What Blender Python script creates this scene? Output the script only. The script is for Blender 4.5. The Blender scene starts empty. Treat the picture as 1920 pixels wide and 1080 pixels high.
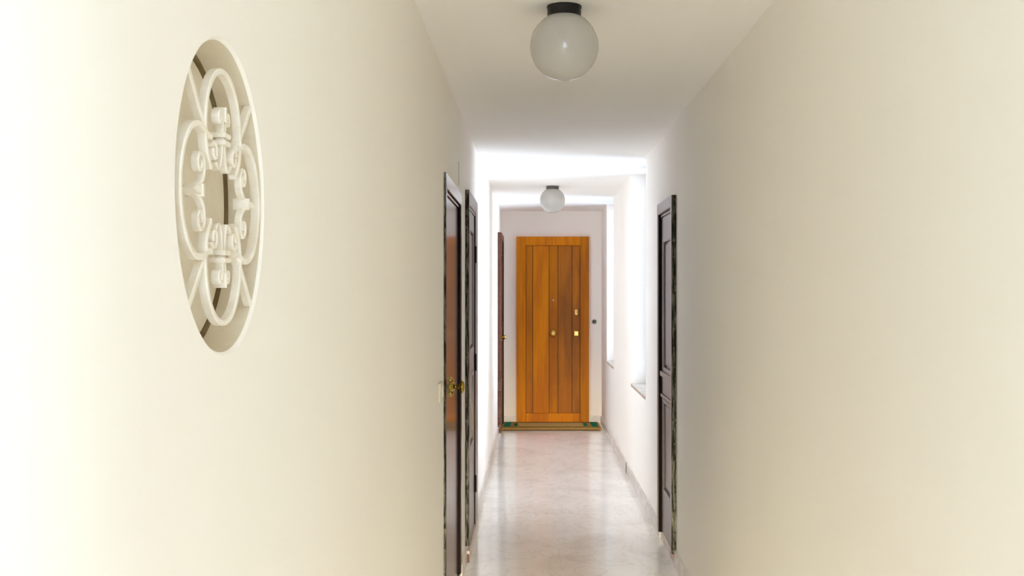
import bpy, bmesh, math, random
from mathutils import Vector, Matrix, noise
random.seed(4)
sc = bpy.context.scene
C = sc.collection
PI = math.pi

# ------------------------------------------------------------------ dimensions
F = 2080.0            # focal length in pixels of a 1920 px wide frame
EYE = 1.43            # camera height
H = 2.335             # ceiling height
XL, XR = -0.37, 0.74  # wall faces
YB, YE = -3.0, 12.23  # back and end of the corridor
YS = 5.76             # where the cream paint stops and the white paint starts

# ------------------------------------------------------------------ camera
cd = bpy.data.cameras.new('camera')
cam = bpy.data.objects.new('camera', cd); C.objects.link(cam)
cd.sensor_fit = 'HORIZONTAL'; cd.sensor_width = 36.0
cd.lens = F / 1920.0 * 36.0
cd.shift_x = (960 - 1002) / 1920.0
cd.shift_y = (550 - 540) / 1920.0
cd.clip_start = 0.02; cd.clip_end = 200
cam.location = (0, 0, EYE)
cam.rotation_euler = (PI / 2, 0, 0)
sc.camera = cam

# ------------------------------------------------------------------ light and exposure
w = bpy.data.worlds.new('overcast_sky'); sc.world = w
w.use_nodes = True
bgn = w.node_tree.nodes['Background']
bgn.inputs['Color'].default_value = (0.69, 0.81, 1.0, 1)
bgn.inputs['Strength'].default_value = 9
sc.view_settings.view_transform = 'Standard'
sc.view_settings.look = 'None'
sc.view_settings.gamma = 1.0
sc.view_settings.use_curve_mapping = False
sc.view_settings.exposure = 0.6
cy = sc.cycles
cy.use_denoising = True
cy.use_adaptive_sampling = True; cy.adaptive_threshold = 0.03
cy.max_bounces = 16; cy.diffuse_bounces = 16; cy.glossy_bounces = 6
cy.transmission_bounces = 6; cy.transparent_max_bounces = 12
cy.sample_clamp_indirect = 0.0
cy.caustics_reflective = False; cy.caustics_refractive = False

# windows in the right wall: (y0, y1, z0, z1)
WINS = [(7.375, 8.457, 0.725, H), (10.35, 11.32, 0.725, H), (-1.05, 0.04, 0.725, 2.15)]
BWIN = (XL + 0.07, XR - 0.07, 0.10, 2.20)      # glazed door in the wall behind the viewer: x0, x1, z0, z1
for (y0, y1, z0, z1) in WINS:                     # sky sampling portals, they give no light of their own
    ld = bpy.data.lights.new('window_portal', 'AREA')
    ld.shape = 'RECTANGLE'; ld.size = z1 - z0; ld.size_y = y1 - y0
    ld.cycles.is_portal = True
    lo = bpy.data.objects.new('window_portal', ld); C.objects.link(lo)
    lo.location = (XR + 0.31, (y0 + y1) / 2, (z0 + z1) / 2)
    lo.rotation_euler = (0, PI / 2, 0)           # -Z of the light faces -X, into the room

ld = bpy.data.lights.new('warm_fill_behind', 'AREA')   # added warm fill, beamed down the corridor through the glazed door behind the viewer
ld.shape = 'RECTANGLE'; ld.size = BWIN[1] - BWIN[0]; ld.size_y = 0.8
ld.energy = 10; ld.color = (1.0, 0.84, 0.57); ld.spread = math.radians(15)
lo = bpy.data.objects.new('warm_fill_behind', ld); C.objects.link(lo)
lo.location = ((BWIN[0] + BWIN[1]) / 2, YB - 0.24, 1.15)
lo.rotation_euler = (PI / 2 - math.radians(8), 0, 0)

# ------------------------------------------------------------------ materials
def lin(c):
    return tuple(((v / 255) / 12.92 if v / 255 <= 0.04045 else ((v / 255 + 0.055) / 1.055) ** 2.4) for v in c)

def mat(name, col, rough=0.5, metal=0.0, spec=0.5, coat=0.0, var=0.0, vscale=(3, 3, 3), col2=None,
        bump=0.0, bscale=60.0, bdist=0.002, lo=0.35, hi=0.65, coat_rough=0.1, detail=4.0, distort=0.0, rvar=0.0):
    m = bpy.data.materials.new(name); m.use_nodes = True
    nt = m.node_tree; b = nt.nodes['Principled BSDF']
    b.inputs['Base Color'].default_value = (*col, 1)
    b.inputs['Roughness'].default_value = rough
    b.inputs['Metallic'].default_value = metal
    b.inputs['Specular IOR Level'].default_value = spec
    b.inputs['Coat Weight'].default_value = coat
    b.inputs['Coat Roughness'].default_value = coat_rough
    tc = nt.nodes.new('ShaderNodeTexCoord')
    if col2 is not None:
        mp = nt.nodes.new('ShaderNodeMapping'); mp.inputs['Scale'].default_value = vscale
        nt.links.new(tc.outputs['Object'], mp.inputs['Vector'])
        n = nt.nodes.new('ShaderNodeTexNoise'); n.inputs['Scale'].default_value = 1.0
        n.inputs['Detail'].default_value = detail; n.inputs['Distortion'].default_value = distort
        nt.links.new(mp.outputs[0], n.inputs['Vector'])
        r = nt.nodes.new('ShaderNodeValToRGB')
        r.color_ramp.elements[0].position = lo; r.color_ramp.elements[0].color = (*col, 1)
        r.color_ramp.elements[1].position = hi; r.color_ramp.elements[1].color = (*col2, 1)
        nt.links.new(n.outputs['Fac'], r.inputs[0])
        nt.links.new(r.outputs[0], b.inputs['Base Color'])
        if rvar:
            mr = nt.nodes.new('ShaderNodeMapRange')
            mr.inputs['To Min'].default_value = rough - rvar; mr.inputs['To Max'].default_value = rough + rvar
            nt.links.new(n.outputs['Fac'], mr.inputs['Value']); nt.links.new(mr.outputs[0], b.inputs['Roughness'])
    if bump:
        n2 = nt.nodes.new('ShaderNodeTexNoise'); n2.inputs['Scale'].default_value = bscale
        n2.inputs['Detail'].default_value = 3.0
        nt.links.new(tc.outputs['Object'], n2.inputs['Vector'])
        bp = nt.nodes.new('ShaderNodeBump'); bp.inputs['Strength'].default_value = bump
        bp.inputs['Distance'].default_value = bdist
        nt.links.new(n2.outputs['Fac'], bp.inputs['Height'])
        nt.links.new(bp.outputs[0], b.inputs['Normal'])
    return m

M = {}
M['cream'] = mat('cream_wall_paint', (0.912, 0.888, 0.832), 0.65, spec=0.25, col2=(0.924, 0.9, 0.844), vscale=(2.2, 2.2, 0.7), bump=0.12, bscale=9, bdist=0.006)
M['white'] = mat('white_wall_paint', (0.935, 0.890, 0.838), 0.6, spec=0.25, col2=(0.945, 0.903, 0.855), vscale=(2, 2, 0.8), bump=0.12, bscale=9, bdist=0.006)
M['ceiling'] = mat('white_ceiling_paint', (0.905, 0.89, 0.865), 0.8, spec=0.15, col2=(0.92, 0.905, 0.885), vscale=(1.5, 1.0, 1), bump=0.08, bscale=7, bdist=0.006)
M['plaster'] = mat('cream_plaster', (0.78, 0.72, 0.60), 0.7, spec=0.2, col2=(0.71, 0.64, 0.51), vscale=(14, 14, 14), bump=0.2, bscale=70, bdist=0.001)
M['groove'] = mat('brown_gap', (0.22, 0.155, 0.07), 0.8, col2=(0.36, 0.27, 0.14), vscale=(20, 20, 20))
M['iron'] = mat('white_painted_iron', (0.88, 0.845, 0.77), 0.4, col2=(0.80, 0.735, 0.62), vscale=(30, 30, 30), bump=0.25, bscale=160, bdist=0.001)
M['skirt'] = mat('grey_marble_skirting', (0.60, 0.575, 0.54), 0.25, col2=(0.76, 0.73, 0.685), vscale=(9, 3, 9), distort=1.5)
M['sill'] = mat('pale_marble_sill', (0.66, 0.60, 0.53), 0.25, col2=(0.48, 0.42, 0.35), vscale=(12, 6, 12), distort=1.0)
M['dark'] = mat('dark_varnished_wood', (0.15, 0.098, 0.085), 0.30, spec=0.6, col2=(0.23, 0.165, 0.145), vscale=(60, 60, 2.0), bump=0.15, bscale=40, bdist=0.001)
M['darkgloss'] = mat('polished_mahogany', (0.050, 0.022, 0.017), 0.14, spec=0.35, col2=(0.080, 0.038, 0.029), vscale=(40, 40, 1.5))
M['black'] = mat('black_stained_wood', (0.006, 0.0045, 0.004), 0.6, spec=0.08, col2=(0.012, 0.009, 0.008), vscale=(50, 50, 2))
M['chipped'] = mat('chipped_painted_edge', (0.016, 0.014, 0.010), 0.7, spec=0.2, col2=(0.20, 0.20, 0.155), vscale=(110, 110, 9), lo=0.44, hi=0.66, bump=0.6, bscale=120, bdist=0.004)
M['red'] = mat('red_brown_wood', (0.075, 0.024, 0.012), 0.4, spec=0.3, col2=(0.12, 0.042, 0.021), vscale=(50, 50, 2))
M['brass'] = mat('aged_brass', (0.58, 0.42, 0.10), 0.24, metal=1.0, col2=(0.40, 0.28, 0.06), vscale=(50, 50, 50))
M['gold'] = mat('polished_brass', (0.72, 0.47, 0.13), 0.4, metal=1.0)
M['chrome'] = mat('pale_steel', (0.75, 0.73, 0.70), 0.3, metal=1.0)
M['plastic'] = mat('ivory_plastic', (0.70, 0.65, 0.53), 0.35, bump=0.02, bscale=30)
M['greyplastic'] = mat('dark_grey_plastic', (0.10, 0.09, 0.08), 0.4, bump=0.02, bscale=30)
M['opal'] = mat('opal_glass', (0.50, 0.48, 0.45), 0.12, spec=0.5, col2=(0.52, 0.50, 0.47), vscale=(3, 3, 3))
M['lampblack'] = mat('black_lacquered_metal', (0.006, 0.005, 0.005), 0.3, spec=0.3, bump=0.03, bscale=80)
M['lampgrey'] = mat('grey_brown_metal', (0.10, 0.085, 0.07), 0.35, bump=0.03, bscale=80)
M['sash'] = mat('white_painted_wood', (0.80, 0.79, 0.76), 0.35, bump=0.03, bscale=40)
M['mat'] = mat('tan_coir', (0.50, 0.32, 0.10), 0.9, spec=0.05, col2=(0.40, 0.245, 0.07), vscale=(160, 160, 160), bump=0.8, bscale=400, bdist=0.003)
M['mat_light'] = mat('light_straw_weave', (0.62, 0.46, 0.19), 0.9, spec=0.05, col2=(0.46, 0.32, 0.11), vscale=(160, 160, 160), bump=0.8, bscale=400, bdist=0.003)
M['mat_dark'] = mat('brown_binding', (0.12, 0.06, 0.015), 0.85, spec=0.05, col2=(0.18, 0.095, 0.025), vscale=(90, 90, 90), bump=0.5, bscale=300, bdist=0.002)
M['mat_green'] = mat('green_weave', (0.006, 0.17, 0.09), 0.9, spec=0.05, col2=(0.010, 0.22, 0.12), vscale=(120, 120, 120), bump=0.7, bscale=400, bdist=0.002)

def floor_mat():
    m = bpy.data.materials.new('polished_marble_floor'); m.use_nodes = True
    nt = m.node_tree; b = nt.nodes['Principled BSDF']
    tc = nt.nodes.new('ShaderNodeTexCoord')
    mp = nt.nodes.new('ShaderNodeMapping'); mp.inputs['Scale'].default_value = (1.6, 1.1, 1)
    mp.inputs['Rotation'].default_value = (0, 0, 0.5)
    nt.links.new(tc.outputs['Object'], mp.inputs['Vector'])
    n1 = nt.nodes.new('ShaderNodeTexNoise'); n1.inputs['Scale'].default_value = 1.7
    n1.inputs['Detail'].default_value = 6; n1.inputs['Distortion'].default_value = 1.2
    nt.links.new(mp.outputs[0], n1.inputs['Vector'])
    r1 = nt.nodes.new('ShaderNodeValToRGB')
    e = r1.color_ramp.elements
    e[0].position = 0.30; e[0].color = (0.80, 0.785, 0.76, 1)
    e[1].position = 0.66; e[1].color = (0.93, 0.925, 0.91, 1)
    x = r1.color_ramp.elements.new(0.46); x.color = (0.885, 0.87, 0.85, 1)
    nt.links.new(n1.outputs['Fac'], r1.inputs[0])
    n2 = nt.nodes.new('ShaderNodeTexNoise'); n2.inputs['Scale'].default_value = 2.6
    n2.inputs['Detail'].default_value = 8; n2.inputs['Distortion'].default_value = 2.2
    nt.links.new(mp.outputs[0], n2.inputs['Vector'])
    r2 = nt.nodes.new('ShaderNodeValToRGB')          # thin veins where the noise crosses the middle
    e = r2.color_ramp.elements
    e[0].position = 0.470; e[0].color = (0, 0, 0, 1)
    e[1].position = 0.53; e[1].color = (0, 0, 0, 1)
    x = r2.color_ramp.elements.new(0.5); x.color = (1, 1, 1, 1)
    nt.links.new(n2.outputs['Fac'], r2.inputs[0])
    mx = nt.nodes.new('ShaderNodeMix'); mx.data_type = 'RGBA'
    ms = nt.nodes.new('ShaderNodeMath'); ms.operation = 'MULTIPLY'; ms.inputs[1].default_value = 0.28
    nt.links.new(r2.outputs[0], ms.inputs[0]); nt.links.new(ms.outputs[0], mx.inputs['Factor'])
    nt.links.new(r1.outputs[0], mx.inputs['A']); mx.inputs['B'].default_value = (0.50, 0.44, 0.38, 1)
    nt.links.new(mx.outputs['Result'], b.inputs['Base Color'])
    b.inputs['Roughness'].default_value = 0.15
    b.inputs['Specular IOR Level'].default_value = 0.75
    n3 = nt.nodes.new('ShaderNodeTexNoise'); n3.inputs['Scale'].default_value = 5
    nt.links.new(tc.outputs['Object'], n3.inputs['Vector'])
    bp = nt.nodes.new('ShaderNodeBump'); bp.inputs['Strength'].default_value = 0.06; bp.inputs['Distance'].default_value = 0.004
    nt.links.new(n3.outputs['Fac'], bp.inputs['Height']); nt.links.new(bp.outputs[0], b.inputs['Normal'])
    return m
M['floor'] = floor_mat()

def glass_mat():
    m = bpy.data.materials.new('window_glass'); m.use_nodes = True
    nt = m.node_tree; nt.nodes.remove(nt.nodes['Principled BSDF'])
    out = nt.nodes['Material Output']
    t = nt.nodes.new('ShaderNodeBsdfTransparent'); t.inputs['Color'].default_value = (0.96, 0.97, 0.97, 1)
    g = nt.nodes.new('ShaderNodeBsdfGlossy'); g.inputs['Roughness'].default_value = 0.02
    f = nt.nodes.new('ShaderNodeFresnel'); f.inputs['IOR'].default_value = 1.45
    x = nt.nodes.new('ShaderNodeMixShader')
    nt.links.new(f.outputs[0], x.inputs[0]); nt.links.new(t.outputs[0], x.inputs[1]); nt.links.new(g.outputs[0], x.inputs[2])
    nt.links.new(x.outputs[0], out.inputs['Surface'])
    return m
M['glass'] = glass_mat()

def wood_mat(name, a, b_, patch=1.0):
    """honey-coloured varnished wood: grain along z and large worn patches"""
    m = bpy.data.materials.new(name); m.use_nodes = True
    nt = m.node_tree; b = nt.nodes['Principled BSDF']
    tc = nt.nodes.new('ShaderNodeTexCoord')
    mp = nt.nodes.new('ShaderNodeMapping'); mp.inputs['Scale'].default_value = (70, 70, 1.6)
    nt.links.new(tc.outputs['Object'], mp.inputs['Vector'])
    g = nt.nodes.new('ShaderNodeTexNoise'); g.inputs['Scale'].default_value = 1; g.inputs['Detail'].default_value = 5
    nt.links.new(mp.outputs[0], g.inputs['Vector'])
    mp2 = nt.nodes.new('ShaderNodeMapping'); mp2.inputs['Scale'].default_value = (8, 8, 1.3)
    nt.links.new(tc.outputs['Object'], mp2.inputs['Vector'])
    p = nt.nodes.new('ShaderNodeTexNoise'); p.inputs['Scale'].default_value = 1; p.inputs['Detail'].default_value = 5
    nt.links.new(mp2.outputs[0], p.inputs['Vector'])
    r = nt.nodes.new('ShaderNodeValToRGB')
    r.color_ramp.elements[0].position = 0.42; r.color_ramp.elements[0].color = (*a, 1)
    r.color_ramp.elements[1].position = 0.58; r.color_ramp.elements[1].color = (*b_, 1)
    nt.links.new(p.outputs['Fac'], r.inputs[0])
    rg = nt.nodes.new('ShaderNodeValToRGB')
    rg.color_ramp.elements[0].position = 0.3; rg.color_ramp.elements[0].color = (0.88, 0.86, 0.84, 1)
    rg.color_ramp.elements[1].position = 0.7; rg.color_ramp.elements[1].color = (1.08, 1.06, 1.04, 1)
    nt.links.new(g.outputs['Fac'], rg.inputs[0])
    mx = nt.nodes.new('ShaderNodeMix'); mx.data_type = 'RGBA'; mx.blend_type = 'MULTIPLY'
    mx.inputs['Factor'].default_value = 1.0
    nt.links.new(r.outputs[0], mx.inputs['A']); nt.links.new(rg.outputs[0], mx.inputs['B'])
    nt.links.new(mx.outputs['Result'], b.inputs['Base Color'])
    b.inputs['Roughness'].default_value = 0.5
    b.inputs['Specular IOR Level'].default_value = 0.12
    return m
HON, MID, DRK = lin((222, 136, 10)), lin((174, 102, 28)), lin((118, 64, 20))
M['honey'] = wood_mat('honey_wood', lin((200, 116, 18)), HON)
M['honey_mid'] = wood_mat('amber_wood', MID, lin((196, 120, 14)))
M['honey_dark'] = wood_mat('brown_wood', lin((150, 92, 40)), lin((180, 110, 34)))
M['honey_seam'] = mat('dark_wood_joint', lin((74, 40, 14)), 0.6, col2=lin((90, 50, 18)), vscale=(40, 40, 3))

# ------------------------------------------------------------------ mesh helpers
def obj(name, bm, m, parent=None, smooth=False, org=None):
    """vertices are given in world coordinates; origin is moved to the parent thing (or org)"""
    o0 = Vector((0, 0, 0))
    if parent is not None:
        p = parent
        while p is not None: o0 += p.location; p = p.parent
    elif org is not None:
        o0 = Vector(org)
    bmesh.ops.recalc_face_normals(bm, faces=bm.faces[:])
    bmesh.ops.translate(bm, verts=bm.verts[:], vec=-o0)
    me = bpy.data.meshes.new(name); bm.to_mesh(me); bm.free()
    if smooth:
        for p in me.polygons: p.use_smooth = True
    me.materials.append(M[m] if isinstance(m, str) else m)
    o = bpy.data.objects.new(name, me); C.objects.link(o)
    if parent is not None: o.parent = parent
    elif org is not None: o.location = o0
    return o

def tag(o, label, cat=None, group=None, kind=None):
    o['label'] = label
    if cat: o['category'] = cat
    if group: o['group'] = group
    if kind: o['kind'] = kind
    return o

def thing(name, loc, label, cat, group=None, kind=None):
    o = bpy.data.objects.new(name, None); C.objects.link(o)
    o.location = loc; o.empty_display_size = 0.1
    return tag(o, label, cat, group, kind)

def box(bm, x0, x1, y0, y1, z0, z1, bev=0.0):
    r = bmesh.ops.create_cube(bm, size=1.0)
    vs = r['verts']
    bmesh.ops.scale(bm, vec=(abs(x1 - x0), abs(y1 - y0), abs(z1 - z0)), verts=vs)
    bmesh.ops.translate(bm, vec=((x0 + x1) / 2, (y0 + y1) / 2, (z0 + z1) / 2), verts=vs)
    if bev:
        es = set()
        for v in vs: es.update(v.link_edges)
        bmesh.ops.bevel(bm, geom=list(es), offset=bev, segments=2, profile=0.6, affect='EDGES')
    return bm

def bx(*a, **k):
    return box(bmesh.new(), *a, **k)

def lathe(prof, axis, origin, n=40):
    """profile [(r, t)] turned round the axis through origin; t runs along the axis"""
    bm = bmesh.new(); ax = Vector(axis).normalized()
    u = ax.orthogonal().normalized(); v = ax.cross(u); o = Vector(origin)
    rings = []
    for (r, t) in prof:
        if r < 1e-6: rings.append([bm.verts.new(o + ax * t)])
        else: rings.append([bm.verts.new(o + ax * t + (u * math.cos(2 * PI * k / n) + v * math.sin(2 * PI * k / n)) * r) for k in range(n)])
    for a, b in zip(rings, rings[1:]):
        for k in range(n):
            k2 = (k + 1) % n
            if len(a) == 1 and len(b) == 1: continue
            if len(a) == 1: bm.faces.new((a[0], b[k], b[k2]))
            elif len(b) == 1: bm.faces.new((a[k], b[0], a[k2]))
            else: bm.faces.new((a[k], b[k], b[k2], a[k2]))
    return bm

def wall(name, xf, thick, y0, y1, z0, z1, openings, m, label, hole=None):
    """a wall along y with its face at x = xf, going back by thick (signed); openings go right through;
    hole = (y, z, radius, depth, half) is a round niche in the face"""
    bm = bmesh.new()
    ys = {y0, y1}; zs = {z0, z1}
    for o in openings: ys.update((max(o[0], y0), min(o[1], y1))); zs.update((o[2], min(o[3], z1)))
    if hole:
        hy, hz, hr, hd, hh = hole
        ys.update((hy - hh, hy + hh)); zs.update((hz - hh, hz + hh))
    ys = sorted(ys); zs = sorted(zs)
    def inside(cy, cz): return any(o[0] < cy < o[1] and o[2] < cz < o[3] for o in openings)
    def quad(p): bm.faces.new([bm.verts.new(q) for q in p])
    xb = xf + thick
    n, mz = len(ys) - 1, len(zs) - 1
    solid = [[not inside((ys[i] + ys[i + 1]) / 2, (zs[j] + zs[j + 1]) / 2) for j in range(mz)] for i in range(n)]
    for i in range(n):
        for j in range(mz):
            if not solid[i][j]: continue
            a, b, c, d = ys[i], ys[i + 1], zs[j], zs[j + 1]
            is_hole = hole and a < hy < b and c < hz < d
            if not is_hole:
                quad([(xf, a, c), (xf, b, c), (xf, b, d), (xf, a, d)])
            quad([(xb, a, c), (xb, b, c), (xb, b, d), (xb, a, d)])
            for di, dj, e in ((-1, 0, [(a, c), (a, d)]), (1, 0, [(b, c), (b, d)]), (0, -1, [(a, c), (b, c)]), (0, 1, [(a, d), (b, d)])):
                ii, jj = i + di, j + dj
                if not (0 <= ii < n and 0 <= jj < mz) or not solid[ii][jj]:
                    (p, q), (r, s) = e
                    quad([(xf, p, q), (xf, r, s), (xb, r, s), (xb, p, q)])
    if hole:
        N = 96; x2 = xf + math.copysign(hd, thick)
        bev = 0.004
        rings = [[], [], [], []]
        for k in range(N):
            t = 2 * PI * k / N; cs, sn = math.cos(t), math.sin(t)
            s = hh / max(abs(cs), abs(sn))
            rings[0].append(bm.verts.new((xf, hy + cs * s, hz + sn * s)))
            rings[1].append(bm.verts.new((xf, hy + cs * (hr + bev), hz + sn * (hr + bev))))
            rings[2].append(bm.verts.new((xf + math.copysign(bev, thick), hy + cs * hr, hz + sn * hr)))
            rings[3].append(bm.verts.new((x2, hy + cs * hr, hz + sn * hr)))
        for ri, (a, b) in enumerate(zip(rings, rings[1:])):
            for k in range(N):
                k2 = (k + 1) % N
                f = bm.faces.new((a[k], a[k2], b[k2], b[k]))
                f.material_index = 1 if ri == 2 else 0      # the reveal's shade is put into this darker tan colour
    bmesh.ops.remove_doubles(bm, verts=bm.verts[:], dist=1e-5)
    o = obj(name, bm, m)
    if hole: o.data.materials.append(M['plaster'])
    return tag(o, label, 'wall', kind='structure')

# ------------------------------------------------------------------ doors: measures  (outer frame y0, y1, top)
DZ = 0.05                                        # doors stand on a marble strip this high
DA = (4.53, 5.50, 1.925); DB = (5.93, 6.83, 1.985); DC = (11.16, 12.02, 2.045); DR = (5.79, 6.47, 1.945)

# ------------------------------------------------------------------ the shell
HOLE = (1.330, 1.5445, 0.185, 0.048, 0.24)
def dop(d): return (d[0] + 0.01, d[1] - 0.01, DZ, d[2] - 0.01)
wl1 = wall('wall_left_near', XL, -0.20, YB, YS, 0, H, [dop(DA)], 'cream', 'long cream wall with a round recess on the left side', HOLE)
wl2 = wall('wall_left_far', XL, -0.20, YS, YE, 0, H, [dop(DB), dop(DC)], 'white', 'white wall beyond the first left-hand door')
wr1 = wall('wall_right_near', XR, 0.30, YB, YS, 0, H, [WINS[2]], 'cream', 'plain cream wall filling the right side')
wr2 = wall('wall_right_far', XR, 0.30, YS, YE, 0, H, [dop(DR), WINS[0], WINS[1]], 'white', 'white wall with two window recesses on the right')
tag(obj('wall_end', bx(XL - 0.2, XR + 0.3, YE, YE + 0.2, 0, H), 'white'), 'white end wall around the honey wooden door', 'wall', kind='structure')
bm = bmesh.new()
for (a, b, c, d) in ((XL - .2, BWIN[0], 0, H), (BWIN[1], XR + .3, 0, H), (BWIN[0], BWIN[1], 0, BWIN[2]), (BWIN[0], BWIN[1], BWIN[3], H)):
    box(bm, a, b, YB - 0.2, YB, c, d)
tag(obj('wall_back', bm, 'cream'), 'cream wall with a glazed door behind the viewer', 'wall', kind='structure')
t = thing('door_6', ((BWIN[0] + BWIN[1]) / 2, YB, BWIN[2]), 'white glazed double door behind the viewer', 'door', kind='structure')
x0, x1, z0, z1 = BWIN; xm = (x0 + x1) / 2
for (a, b, c, d, nm) in ((x0, x0 + .05, z0, z1, 'stile'), (x1 - .05, x1, z0, z1, 'stile'), (xm - .04, xm + .04, z0 + .1, z1 - .05, 'stile'), (x0 + .05, x1 - .05, z1 - .05, z1, 'rail'), (x0 + .05, x1 - .05, z0, z0 + .1, 'rail')):
    obj(nm, bx(a, b, YB - .12, YB - .07, c, d, bev=.003), 'sash', t)
for a, b in ((x0 + .05, xm - .04), (xm + .04, x1 - .05)):
    obj('pane', bx(a, b, YB - .097, YB - .092, z0 + .1, z1 - .05), 'glass', t)
tag(obj('floor', bx(XL - 0.2, XR + 0.3, YB - 0.2, YE + 0.2, -0.2, 0), 'floor'), 'polished cream marble corridor floor with soft grey veins', 'floor', kind='structure')
tag(obj('ceiling', bx(XL - 0.2, XR + 0.3, YB - 0.2, YE + 0.2, H, H + 0.2), 'ceiling'), 'plain white corridor ceiling', 'ceiling', kind='structure')

# back of the round niche: brown gap and a cream plaster disc in front of it
hy, hz, hr, hd, _ = HOLE
def disc_x(r0, r1, xa, xb, N=72, cy=hy, cz=hz):
    prof = [(r0, xb), (r1, xb), (r1, xa), (r0, xa), (r0, xb)] if r0 > 0 else [(0, xb), (r1, xb), (r1, xa), (0, xa)]
    return lathe(prof, (1, 0, 0), (0, cy, cz), N)
obj('niche_back', disc_x(0, hr + 0.012, XL - hd - 0.050, XL - hd - 0.040), 'groove', wl1)
obj('niche_gap', disc_x(hr + 0.001, hr + 0.012, XL - hd - 0.040, XL - hd - 0.0005), 'groove', wl1)
obj('niche_panel', disc_x(0, hr - 0.007, XL - hd - 0.04, XL - hd - 0.004), 'plaster', wl1)
obj('plaster_crack', bx(XL - .002, XL + .0012, 5.417, 5.424, 1.955, 2.075), 'groove', wl1)

# ------------------------------------------------------------------ skirting
def skirt(name, label, pieces, side):
    t = thing(name, (XL if side < 0 else XR, pieces[0][0], 0), label, 'baseboard', kind='structure')
    for (a, b, h, p) in pieces:
        if side < 0: bm = bx(XL - 0.004, XL + p, a, b, 0, h, bev=0.002)
        else: bm = bx(XR - p, XR + 0.004, a, b, 0, h, bev=0.002)
        obj('marble_slab', bm, 'skirt', t)
    return t
skirt('baseboard_left', 'grey marble skirting along the left wall', [(YB, 3.2, .085, .012), (3.202, DA[0] - .002, .085, .012), (DA[1] + .002, DB[0] - .032, .085, .012), (DB[1] + .002, 8.9, .085, .012), (8.902, DC[0] - .002, .085, .012)], -1)
skirt('baseboard_right', 'grey marble skirting along the right wall', [(YB, 1.2, .088, .012), (1.202, 3.6, .088, .012), (3.602, DR[0] - .002, .088, .012), (DR[1] + .002, 8.795, .086, .012), (8.802, 10.395, .083, .012), (10.402, YE - .012, .078, .014)], 1)
sk = bpy.data.objects['baseboard_right']
obj('joint_gap', bx(XR - .0145, XR + .002, 8.785, 8.8025, .002, .086), 'black', sk)
t = thing('baseboard_end', (0, YE, 0), 'grey marble skirting on the end wall beside the door', 'baseboard', kind='structure')
obj('marble_slab', bx(XL, -0.205, YE - .012, YE + .004, 0, .08, bev=.002), 'skirt', t)
obj('marble_slab', bx(0.598, XR - .012, YE - .012, YE + .004, 0, .08, bev=.002), 'skirt', t)

# ------------------------------------------------------------------ windows in the right wall
def window(n, win, label):
    y0, y1, z0, z1 = win
    t = thing('window_%d' % n, (XR, (y0 + y1) / 2, z0), label, 'window', kind='structure')
    xa, xb = XR + 0.20, XR + 0.255
    fw = 0.05
    s = obj('window_sill', bx(XR - 0.005, XR + 0.20, y0, y1, z0 - 0.003, z0 + 0.018, bev=.002), 'sill', t)
    obj('jamb', bx(xa, xb, y0, y0 + fw, z0, z1, bev=.003), 'sash', t)
    obj('jamb', bx(xa, xb, y1 - fw, y1, z0, z1, bev=.003), 'sash', t)
    obj('head', bx(xa, xb, y0 + fw, y1 - fw, z1 - fw, z1, bev=.003), 'sash', t)
    obj('bottom_rail', bx(xa, xb, y0 + fw, y1 - fw, z0, z0 + fw, bev=.003), 'sash', t)
    ym = (y0 + y1) / 2
    obj('mullion', bx(xa, xb, ym - 0.035, ym + 0.035, z0 + fw, z1 - fw, bev=.003), 'sash', t)
    for a, b in ((y0 + fw, ym - 0.035), (ym + 0.035, y1 - fw)):
        obj('pane', bx(xa + 0.025, xa + 0.030, a, b, z0 + fw, z1 - fw), 'glass', t)
window(1, WINS[0], 'bright window recess next to the dark right-hand door')
window(2, WINS[1], 'bright window recess nearest the end wall')
window(3, WINS[2], 'wide window beside the viewer')

# ------------------------------------------------------------------ side doors
def side(s, n0, n1, y0, y1, z0, z1, bev=0.0, bm=None):
    """box on a side wall: n is the distance out of the wall face into the corridor"""
    xw = XL if s < 0 else XR
    xa, xb = (xw + n0, xw + n1) if s < 0 else (xw - n1, xw - n0)
    return box(bm if bm is not None else bmesh.new(), min(xa, xb), max(xa, xb), y0, y1, z0, z1, bev)

def chipped_edge(s, p, y0, z0, z1):
    """narrow ragged strip on the camera side of a frame"""
    bm = bmesh.new(); xw = XL if s < 0 else XR
    N = 150; rows = []
    for k in range(N + 1):
        z = z0 + (z1 - z0) * k / N
        j = abs(noise.noise(Vector((y0 * 7, p * 50, z * 38)))) + 0.6 * abs(noise.noise(Vector((y0 * 3, 5, z * 90))))
        out = p - 0.0005
        dep = 0.0015 + 0.008 * j
        row = []
        for (n, y) in ((-0.004, y0), (-0.004, y0 - dep * 0.5), (out * 0.35, y0 - dep * (0.5 + j)), (out * 0.75, y0 - dep * 0.7), (out, y0 - 0.001), (out, y0)):
            row.append(bm.verts.new((xw + n if s < 0 else xw - n, y, z)))
        rows.append(row)
    for a, b in zip(rows, rows[1:]):
        for k in range(len(a) - 1):
            bm.faces.new((a[k], a[k + 1], b[k + 1], b[k]))
    return bm

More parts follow.
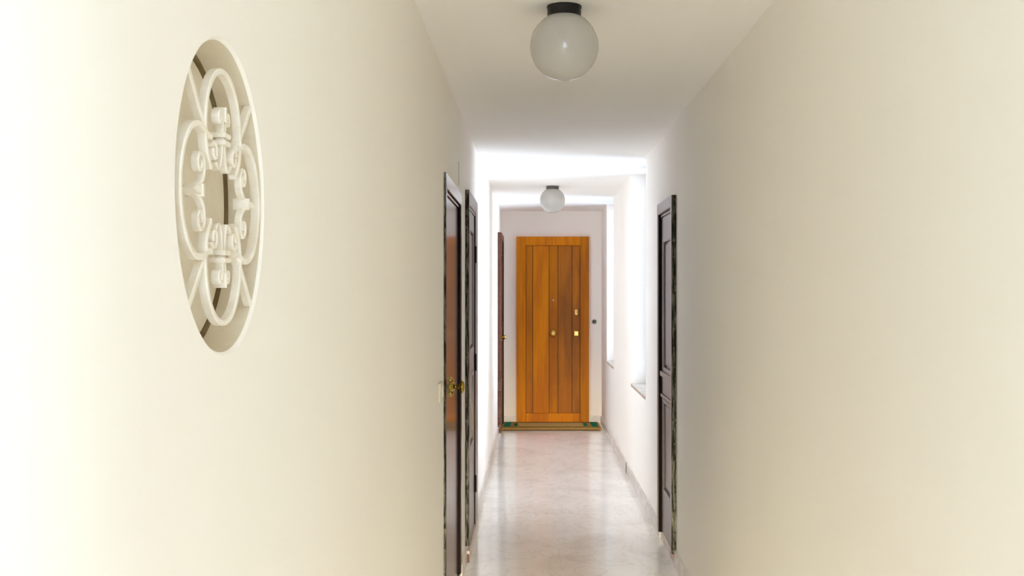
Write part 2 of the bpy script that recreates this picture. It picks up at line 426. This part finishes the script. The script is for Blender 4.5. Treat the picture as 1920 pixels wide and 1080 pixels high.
def side_door(n, s, d, label, wood, prot=0.022, rec=0.022, fw=0.055, lint=0.062, panels=None, plain=False, zb=DZ, fw2=None, edge='chipped'):
    fw2 = fw2 or fw
    y0, y1, top = d
    xw = XL if s < 0 else XR
    t = thing('door_%d' % n, (xw, (y0 + y1) / 2, zb), label, 'door', kind='structure')
    # frame: two jambs and a lintel, each going back to the leaf
    nb = -0.07
    obj('jamb', side(s, nb, prot, y0, y0 + fw, zb, top, bev=.003), wood, t)
    obj('jamb', side(s, -.005, prot, y1 - fw2 + 0.012, y1, zb, top, bev=.003), wood, t)
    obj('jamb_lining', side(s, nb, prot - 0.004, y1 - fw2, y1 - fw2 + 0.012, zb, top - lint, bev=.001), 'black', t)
    obj('lintel', side(s, nb, prot, y0 + fw, y1 - fw2 + 0.012, top - lint, top, bev=.003), wood, t)
    obj('frame_edge', chipped_edge(s, prot, y0, zb + 0.02, top - 0.003), edge, t)
    # stop moulding round the leaf
    a, b, zt = y0 + fw, y1 - fw2, top - lint
    obj('stop_moulding', side(s, -rec, -rec + 0.006, a, b, zt - 0.016, zt - 0.004, bev=.002), wood, t)
    leaf = obj('door_leaf', side(s, nb, -rec - 0.012, a, b, zb, zt), wood, t)
    if plain:
        obj('face_board', side(s, -rec - 0.012, -rec, a + .002, b - .002, zb + 0.004, zt - 0.018, bev=.002), wood, leaf)
        return t, leaf
    sw = 0.095
    f0, f1 = -rec - 0.012, -rec
    for (p, q) in ((a + .002, a + sw), (b - sw, b - .002)):
        obj('stile', side(s, f0, f1, p, q, zb + .004, zt - .018, bev=.002), wood, leaf)
    zs = [zb + .004] + panels + [zt - .018]     # panels: list of z: bottom rail top, mid rail bottom, mid rail top, top rail bottom
    for k in range(0, len(zs), 2):
        obj('rail', side(s, f0, f1, a + sw, b - sw, zs[k], zs[k + 1], bev=.002), wood, leaf)
    for k in range(1, len(zs) - 1, 2):
        z0, z1 = zs[k], zs[k + 1]
        p, q = a + sw, b - sw
        mw = 0.022
        mo = f1 + 0.005
        obj('moulding', side(s, f0, mo, p, p + mw, z0, z1, bev=.004), wood, leaf)
        obj('moulding', side(s, f0, mo, q - mw, q, z0, z1, bev=.004), wood, leaf)
        obj('moulding', side(s, f0, mo, p + mw, q - mw, z0, z0 + mw, bev=.004), wood, leaf)
        obj('moulding', side(s, f0, mo, p + mw, q - mw, z1 - mw, z1, bev=.004), wood, leaf)
        obj('panel', side(s, f0, f0 + 0.006, p + mw + 0.012, q - mw - 0.012, z0 + mw + .012, z1 - mw - .012, bev=.003), wood, leaf)
    return t, leaf

# first left door: polished leaf with brass knob
d1, leaf1 = side_door(1, -1, DA, 'polished mahogany door with brass knob, nearest on the left', 'darkgloss', prot=0.010, rec=0.004, plain=True, zb=DZ)
zk = 1.015; yk = DA[0] + 0.40
xk = XL - 0.004
esc = bmesh.new()
for (cy_, cz_, r) in ((0, 0, 0.026), (0, 0.030, 0.015), (0, -0.030, 0.015), (0.028, 0, 0.014), (-0.028, 0, 0.014)):
    b2 = lathe([(0, r * .95), (r * .4, r * .85), (r * .75, r * .55), (r * .97, r * .2), (r, 0)], (1, 0, 0), (xk, yk + cy_, zk + cz_), 28)
    me = bpy.data.meshes.new('tmp'); b2.to_mesh(me); b2.free(); esc.from_mesh(me); bpy.data.meshes.remove(me)
rose = obj('escutcheon', esc, 'brass', d1)
tag(rose, 'brass four-lobed rosette')
kn = obj('door_knob', lathe([(0.011, 0.018), (0.009, 0.036), (0.012, 0.039), (0.022, 0.042), (0.029, 0.049), (0.030, 0.054), (0.024, 0.061), (0.010, 0.065), (0, 0.0655)], (1, 0, 0), (xk, yk, zk), 36), 'brass', d1, smooth=True)
tag(kn, 'round brass knob')

# second left door: worn panelled
d2, leaf2 = side_door(2, -1, DB, 'worn dark panelled door standing on a marble step, second on the left', 'dark', prot=0.022, rec=-0.012, panels=[0.56, 0.98, 1.10, 1.80], zb=0.06, fw2=0.24, lint=0.08)
for zz in (0.30, 1.02, 1.66):
    obj('hinge', side(-1, 0.012, 0.026, DB[1] - 0.25, DB[1] - 0.225, zz - 0.05, zz + 0.05, bev=.003), 'black', d2)
# third left door at the far end
d3, leaf3 = side_door(3, -1, DC, 'narrow red-brown door at the far left beside the doormat', 'red', prot=0.040, rec=-0.026, panels=[0.5, 0.95, 1.05, 1.85], zb=0.02, edge='red')
hk = obj('handle_plate', side(-1, 0.025, 0.030, DC[0] + 0.065, DC[0] + 0.105, 0.88, 1.08, bev=.002), 'brass', d3)
obj('handle', lathe([(0.008, 0), (0.008, 0.03), (0.022, 0.036), (0.024, 0.045), (0.016, 0.055), (0, 0.057)], (1, 0, 0), (XL + 0.026, DC[0] + 0.085, 0.985), 24), 'brass', d3, smooth=True)
# right door
d4, leaf4 = side_door(4, 1, DR, 'dark panelled door with chipped frame on the right wall', 'dark', prot=0.025, rec=-0.004, panels=[0.30, 0.83, 0.99, 1.74], zb=DZ)
zz = 0.91; a_, b_ = DR[0] + .055, DR[1] - .055
obj('mid_rail_moulding', side(1, 0.004, 0.016, a_ + .01, b_ - .01, 0.955, 0.985, bev=.005), 'dark', leaf4)
obj('mid_rail_moulding', side(1, 0.004, 0.013, a_ + .01, b_ - .01, 0.835, 0.855, bev=.005), 'dark', leaf4)

# marble strips under the side doors
def step(nm, s, d, h, p, label):
    t = obj(nm, side(s, -0.06, p, d[0] + .0, d[1] - .0, 0, h, bev=.004), 'sill', None, org=((XL if s < 0 else XR), (d[0] + d[1]) / 2, 0))
    return tag(t, label, 'threshold', kind='structure')
step('trim_1', -1, DA, DZ, 0.004, 'low marble threshold under the polished left door')
step('trim_2', -1, (DB[0] - .03, DB[1] + .0, 0), 0.06, 0.026, 'chipped pale marble step under the worn left door')
obj('broken_end', bx(XL - .002, XL + .024, DB[0] - .036, DB[0] - .029, 0.0, .044, bev=.002), 'red', bpy.data.objects['trim_2'])
step('trim_3', 1, DR, DZ, 0.002, 'low marble threshold under the dark right-hand door')
step('trim_4', -1, DC, 0.02, 0.030, 'thin marble threshold under the far left door')

# ------------------------------------------------------------------ end door
S = 0.00588
def ex(px): return (px - 1002) * S
def ez(py): return EYE - (py - 550) * S
t = thing('door_5', ((ex(968.5) + ex(1104)) / 2, YE, 0), 'honey-coloured plank door closing the end of the corridor', 'door', kind='structure')
yf = YE
def eb(px0, px1, py0, py1, ya, yb, bev=0.002): return bx(ex(px0), ex(px1), yf - yb, yf - ya, ez(py1), ez(py0), bev=bev)
obj('frame_post', eb(968.5, 985.8, 444, 793, 0, .05, .004), 'honey', t)
obj('frame_post', eb(1087.7, 1104, 444, 793, 0, .05, .004), 'honey_mid', t)
obj('frame_head', eb(985.8, 1087.7, 444, 460.7, 0, .05, .004), 'honey', t)
obj('bottom_rail', eb(986.2, 1087.3, 774, 790.8, 0, .045, .003), 'honey', t)
obj('door_backing', eb(985.8, 1087.7, 460.7, 791, 0, .028, 0), 'honey_seam', t)
xs = [986.1, 998.9, 1029.6, 1045.9, 1072.4, 1087.5]
ms = ['honey_mid', 'honey', 'honey_mid', 'honey_dark', 'honey_dark']
dp = [.036, .041, .037, .040, .036]
for k in range(5):
    obj('plank', eb(xs[k] + .5, xs[k + 1] - .5, 461.2, 773.6, .02, dp[k], .003), ms[k], t)
obj('threshold_strip', bx(ex(985.8), ex(1087.7), yf - .03, yf, 0, .012, bev=.001), 'chrome', t)
def turned(nm, px, py, prof, m, par, y=None):
    return obj(nm, lathe(prof, (0, -1, 0), (ex(px), yf - (.037 if y is None else y), ez(py)), 28), m, par, smooth=True)
turned('door_knob', 1037.2, 624.8, [(.036, 0), (.036, .004), (.030, .008), (.014, .012), (.013, .03), (.024, .036), (.031, .046), (.031, .054), (.024, .062), (0, .066)], 'gold', t)
turned('peephole', 1037.2, 562.7, [(.009, 0), (.009, .003), (.006, .005), (0, .005)], 'chrome', t)
lk = obj('upper_lock', eb(1077.7, 1083, 580, 590.2, .03, .046, .006), 'gold', t)
obj('keyhole', bx(ex(1080.3) - .003, ex(1080.3) + .003, yf - .048, yf - .045, ez(588), ez(583)), 'lampblack', lk)
lk = obj('lower_lock', eb(1076.2, 1084.6, 620.4, 629.8, .03, .048, .007), 'gold', t)
obj('lock_cylinder', lathe([(.012, 0), (.012, .004), (0, .004)], (0, -1, 0), (ex(1080.4), yf - .047, ez(625)), 20), 'brass', lk)

# doorbell on the end wall
t = thing('doorbell', (ex(1114), YE, ez(603)), 'small round grey doorbell on the end wall right of the door', 'doorbell')
obj('plate', lathe([(.036, 0), (.036, .004), (.033, .007), (0, .007)], (0, -1, 0), (ex(1114), YE, ez(603)), 28), 'sash', t)
obj('button', lathe([(.024, .004), (.024, .014), (.020, .018), (0, .019)], (0, -1, 0), (ex(1114), YE, ez(603)), 28), 'greyplastic', t)

# ------------------------------------------------------------------ doormat
MY0, MY1 = 11.55, 12.16
mx0, mx1 = -0.352, 0.700
t = thing('doormat', ((mx0 + mx1) / 2, (MY0 + MY1) / 2, 0), 'tan doormat with green squares and stripes before the end door', 'doormat')
bm = bmesh.new(); box(bm, mx0, mx1, MY0, MY1, 0.001, 0.022, bev=0.008)
obj('mat_base', bm, 'mat', t)
bm = bmesh.new()
box(bm, mx0 + .02, mx1 - .02, MY0 - .004, MY0 + .02, 0.001, 0.014, bev=.004)
obj('binding', bm, 'mat_dark', t)
zt = 0.0215
def mb(nm, x0, x1, y0, y1, m, h=.003): return obj(nm, bx(x0, x1, y0, y1, zt - .001, zt + h, bev=.001), m, t)
def gx(px, y): return (px - 1002) * y / F
mb('field_stripe', gx(972, 11.85), gx(1092, 11.85), 11.76, 12.05, 'mat_light')
mb('border_stripe', gx(958, 12.1), gx(1108, 12.1), 12.085, 12.115, 'mat_dark')
mb('border_stripe', gx(958, 11.7), gx(1108, 11.7), 11.685, 11.715, 'mat_dark')
mb('green_square', gx(945.5, 11.9), gx(957.6, 11.9), 11.70, 12.12, 'mat_green')
mb('green_square', gx(964, 11.9), gx(970.8, 11.9), 11.77, 12.02, 'mat_green')
mb('green_square', gx(1094, 11.9), gx(1101, 11.9), 11.77, 12.02, 'mat_green')
mb('green_square', gx(1108, 11.9), gx(1120, 11.9), 11.70, 12.12, 'mat_green')

# ------------------------------------------------------------------ globe ceiling lamps
def globe(x, y, r, rb, hb, cz, m, label):
    t = thing('globe_ceiling_lamp', (x, y, H), label, 'lamp', 'globe lamps along the corridor ceiling')
    o = (x, y, H)
    obj('lamp_base', lathe([(0, 0), (rb * 1.03, 0), (rb * 1.03, .006), (rb, .009), (rb, hb + .012), (rb * .9, hb + .014), (0, hb + .014)], (0, 0, -1), o, 48), m, t, smooth=False)
    prof = []
    th0 = math.asin(min(1, rb * .92 / r))
    for k in range(33):
        th = th0 + (PI - .10 - th0) * k / 32
        prof.append((r * math.sin(th), -r * math.cos(th)))
    prof += [(r * .10, r * .997), (r * .07, r * .975), (0, r * .975)]
    obj('glass_globe', lathe(prof, (0, 0, -1), (x, y, H - cz), 64), 'opal', t, smooth=True)
    return t
globe(0.094, 3.50, 0.1077, 0.0535, 0.022, 0.1265, 'lampblack', 'large opal globe lamp with black base, nearest on the ceiling')
globe(0.153, 9.37, 0.1065, 0.0535, 0.022, 0.1200, 'lampgrey', 'opal globe lamp with grey base, farther off before the end door')

# ------------------------------------------------------------------ light switch
t = thing('light_switch', (XL, 4.33, 1.045), 'ivory light switch on the wall just before the polished door', 'light switch')
obj('switch_plate', side(-1, 0, .009, 4.265, 4.395, 1.008, 1.082, bev=.003), 'plastic', t)
obj('rocker', side(-1, .008, .013, 4.345, 4.375, 1.022, 1.068, bev=.002), 'plastic', t)

# ------------------------------------------------------------------ wrought iron grille in the round niche
G = thing('iron_grille', (XL, hy, hz - 0.185), 'white scrolled iron grille set in the round wall recess', 'grille')
def bez(p0, p1, p2, p3, n=14):
    return [tuple((1 - t) ** 3 * a + 3 * (1 - t) ** 2 * t * b + 3 * (1 - t) * t * t * c + t ** 3 * d for a, b, c, d in zip(p0, p1, p2, p3)) for t in [i / n for i in range(n + 1)]]
def arc(c, ax, ay, a0, a1, n=30):
    return [(c[0] + ax * math.cos(math.radians(a0 + (a1 - a0) * k / n)), c[1] + ay * math.sin(math.radians(a0 + (a1 - a0) * k / n))) for k in range(n + 1)]
def spiral(c, r0, r1, a0, a1, n=26):
    return [(c[0] + (r0 + (r1 - r0) * k / n) * math.cos(math.radians(a0 + (a1 - a0) * k / n)), c[1] + (r0 + (r1 - r0) * k / n) * math.sin(math.radians(a0 + (a1 - a0) * k / n))) for k in range(n + 1)]
def bar(name, pts, wd=0.0072, n0=-0.011, n1=-0.001, taper=True):
    """flat iron bar swept along pts = (u along the corridor, v up) in the plane of the wall"""
    bm = bmesh.new(); rows = []; L = len(pts)
    for i, (u, v) in enumerate(pts):
        a = Vector(pts[max(0, i - 1)]); b = Vector(pts[min(L - 1, i + 1)])
        d = (b - a); d = d.normalized() if d.length > 1e-9 else Vector((1, 0))
        nn = Vector((-d.y, d.x)) * wd / 2
        ch = 0.0015
        sec = [(-1, n0), (1, n0), (1, n1 - ch), (.65, n1), (-.65, n1), (-1, n1 - ch)]
        rows.append([bm.verts.new((XL + n, hy + u + nn.x * k, hz + v + nn.y * k)) for (k, n) in sec])
    for a, b in zip(rows, rows[1:]):
        for k in range(6):
            bm.faces.new((a[k], a[(k + 1) % 6], b[(k + 1) % 6], b[k]))
    bm.faces.new(rows[0]); bm.faces.new(rows[-1])
    return obj(name, bm, 'iron', G)
def mir(pts, sx, sy): return [(p[0] * sx, p[1] * sy) for p in pts]
# four large petals
for sy in (1, -1):
    top = [(0.052, 0.030)] + arc((0, 0.078), 0.074, 0.072, -25, 205, 44) + [(-0.052, 0.030)]
    bar('petal', mir(top, 1, sy))
for sx in (1, -1):
    lef = [(-0.052, 0.066)] + arc((-0.098, 0), 0.068, 0.074, 65, 295, 44) + [(-0.052, -0.066)]
    bar('petal', mir(lef, -sx, 1), 0.0072, -0.0115, -0.0003)
# scrolled ends of the side petals and of the inner stems
for sx in (1, -1):
    for sy in (1, -1):
        bar('corner_scroll', mir(spiral((0.042, 0.050), 0.012, 0.005, 30, 400), sx, sy), 0.0040, -0.012, 0.0)
        bar('inner_stem', mir(bez((0.004, 0.082), (0.004, 0.040), (0.012, 0.022), (0.032, 0.040)), sx, sy), 0.0045, -0.0105, -0.0018)
        bar('tie_bar', mir([(0.060, 0.064), (0.100, 0.100), (0.131, 0.129)], sx, sy), 0.008, -0.012, -0.0025)
        bar('top_scroll', mir(bez((0.003, 0.066), (0.003, 0.085), (0.006, 0.098), (0.014, 0.102), 10) + spiral((0.015, 0.094), 0.008, 0.003, 80, -300), sx, sy), 0.0038)
        cs = bez((-0.112, 0.003), (-0.090, 0.006), (-0.074, 0.014), (-0.077, 0.032), 12) + spiral((-0.091, 0.031), 0.014, 0.004, 5, 400)
        bar('side_scroll', mir(cs, -sx, sy), 0.0045, -0.010, -0.0015)
# collars and leaf tips
for sy in (1, -1):
    for dz_ in (-0.005, 0.004):
        bar('collar', [(-0.012, sy * 0.070 + dz_), (0.012, sy * 0.070 + dz_)], 0.006, -0.017, 0.003)
    bar('leaf_tip', [(0, sy * 0.090), (0, sy * 0.108)], 0.006, -0.014, 0.001)
for sx in (1, -1):
    bar('collar', [(sx * 0.098, -0.007), (sx * 0.098, 0.007)], 0.008, -0.017, 0.003)
    bm = bmesh.new()
    tip = [(0.102, 0.007), (0.118, 0.006), (0.136, 0.0), (0.118, -0.006), (0.102, -0.007)]
    va = [bm.verts.new((XL - 0.012, hy + sx * u, hz + v)) for u, v in tip]
    vb = [bm.verts.new((XL + 0.002, hy + sx * u, hz + v * .6)) for u, v in tip]
    bm.faces.new(va); bm.faces.new(vb)
    for k in range(5): bm.faces.new((va[k], va[(k + 1) % 5], vb[(k + 1) % 5], vb[k]))
    obj('leaf_tip', bm, 'iron', G)
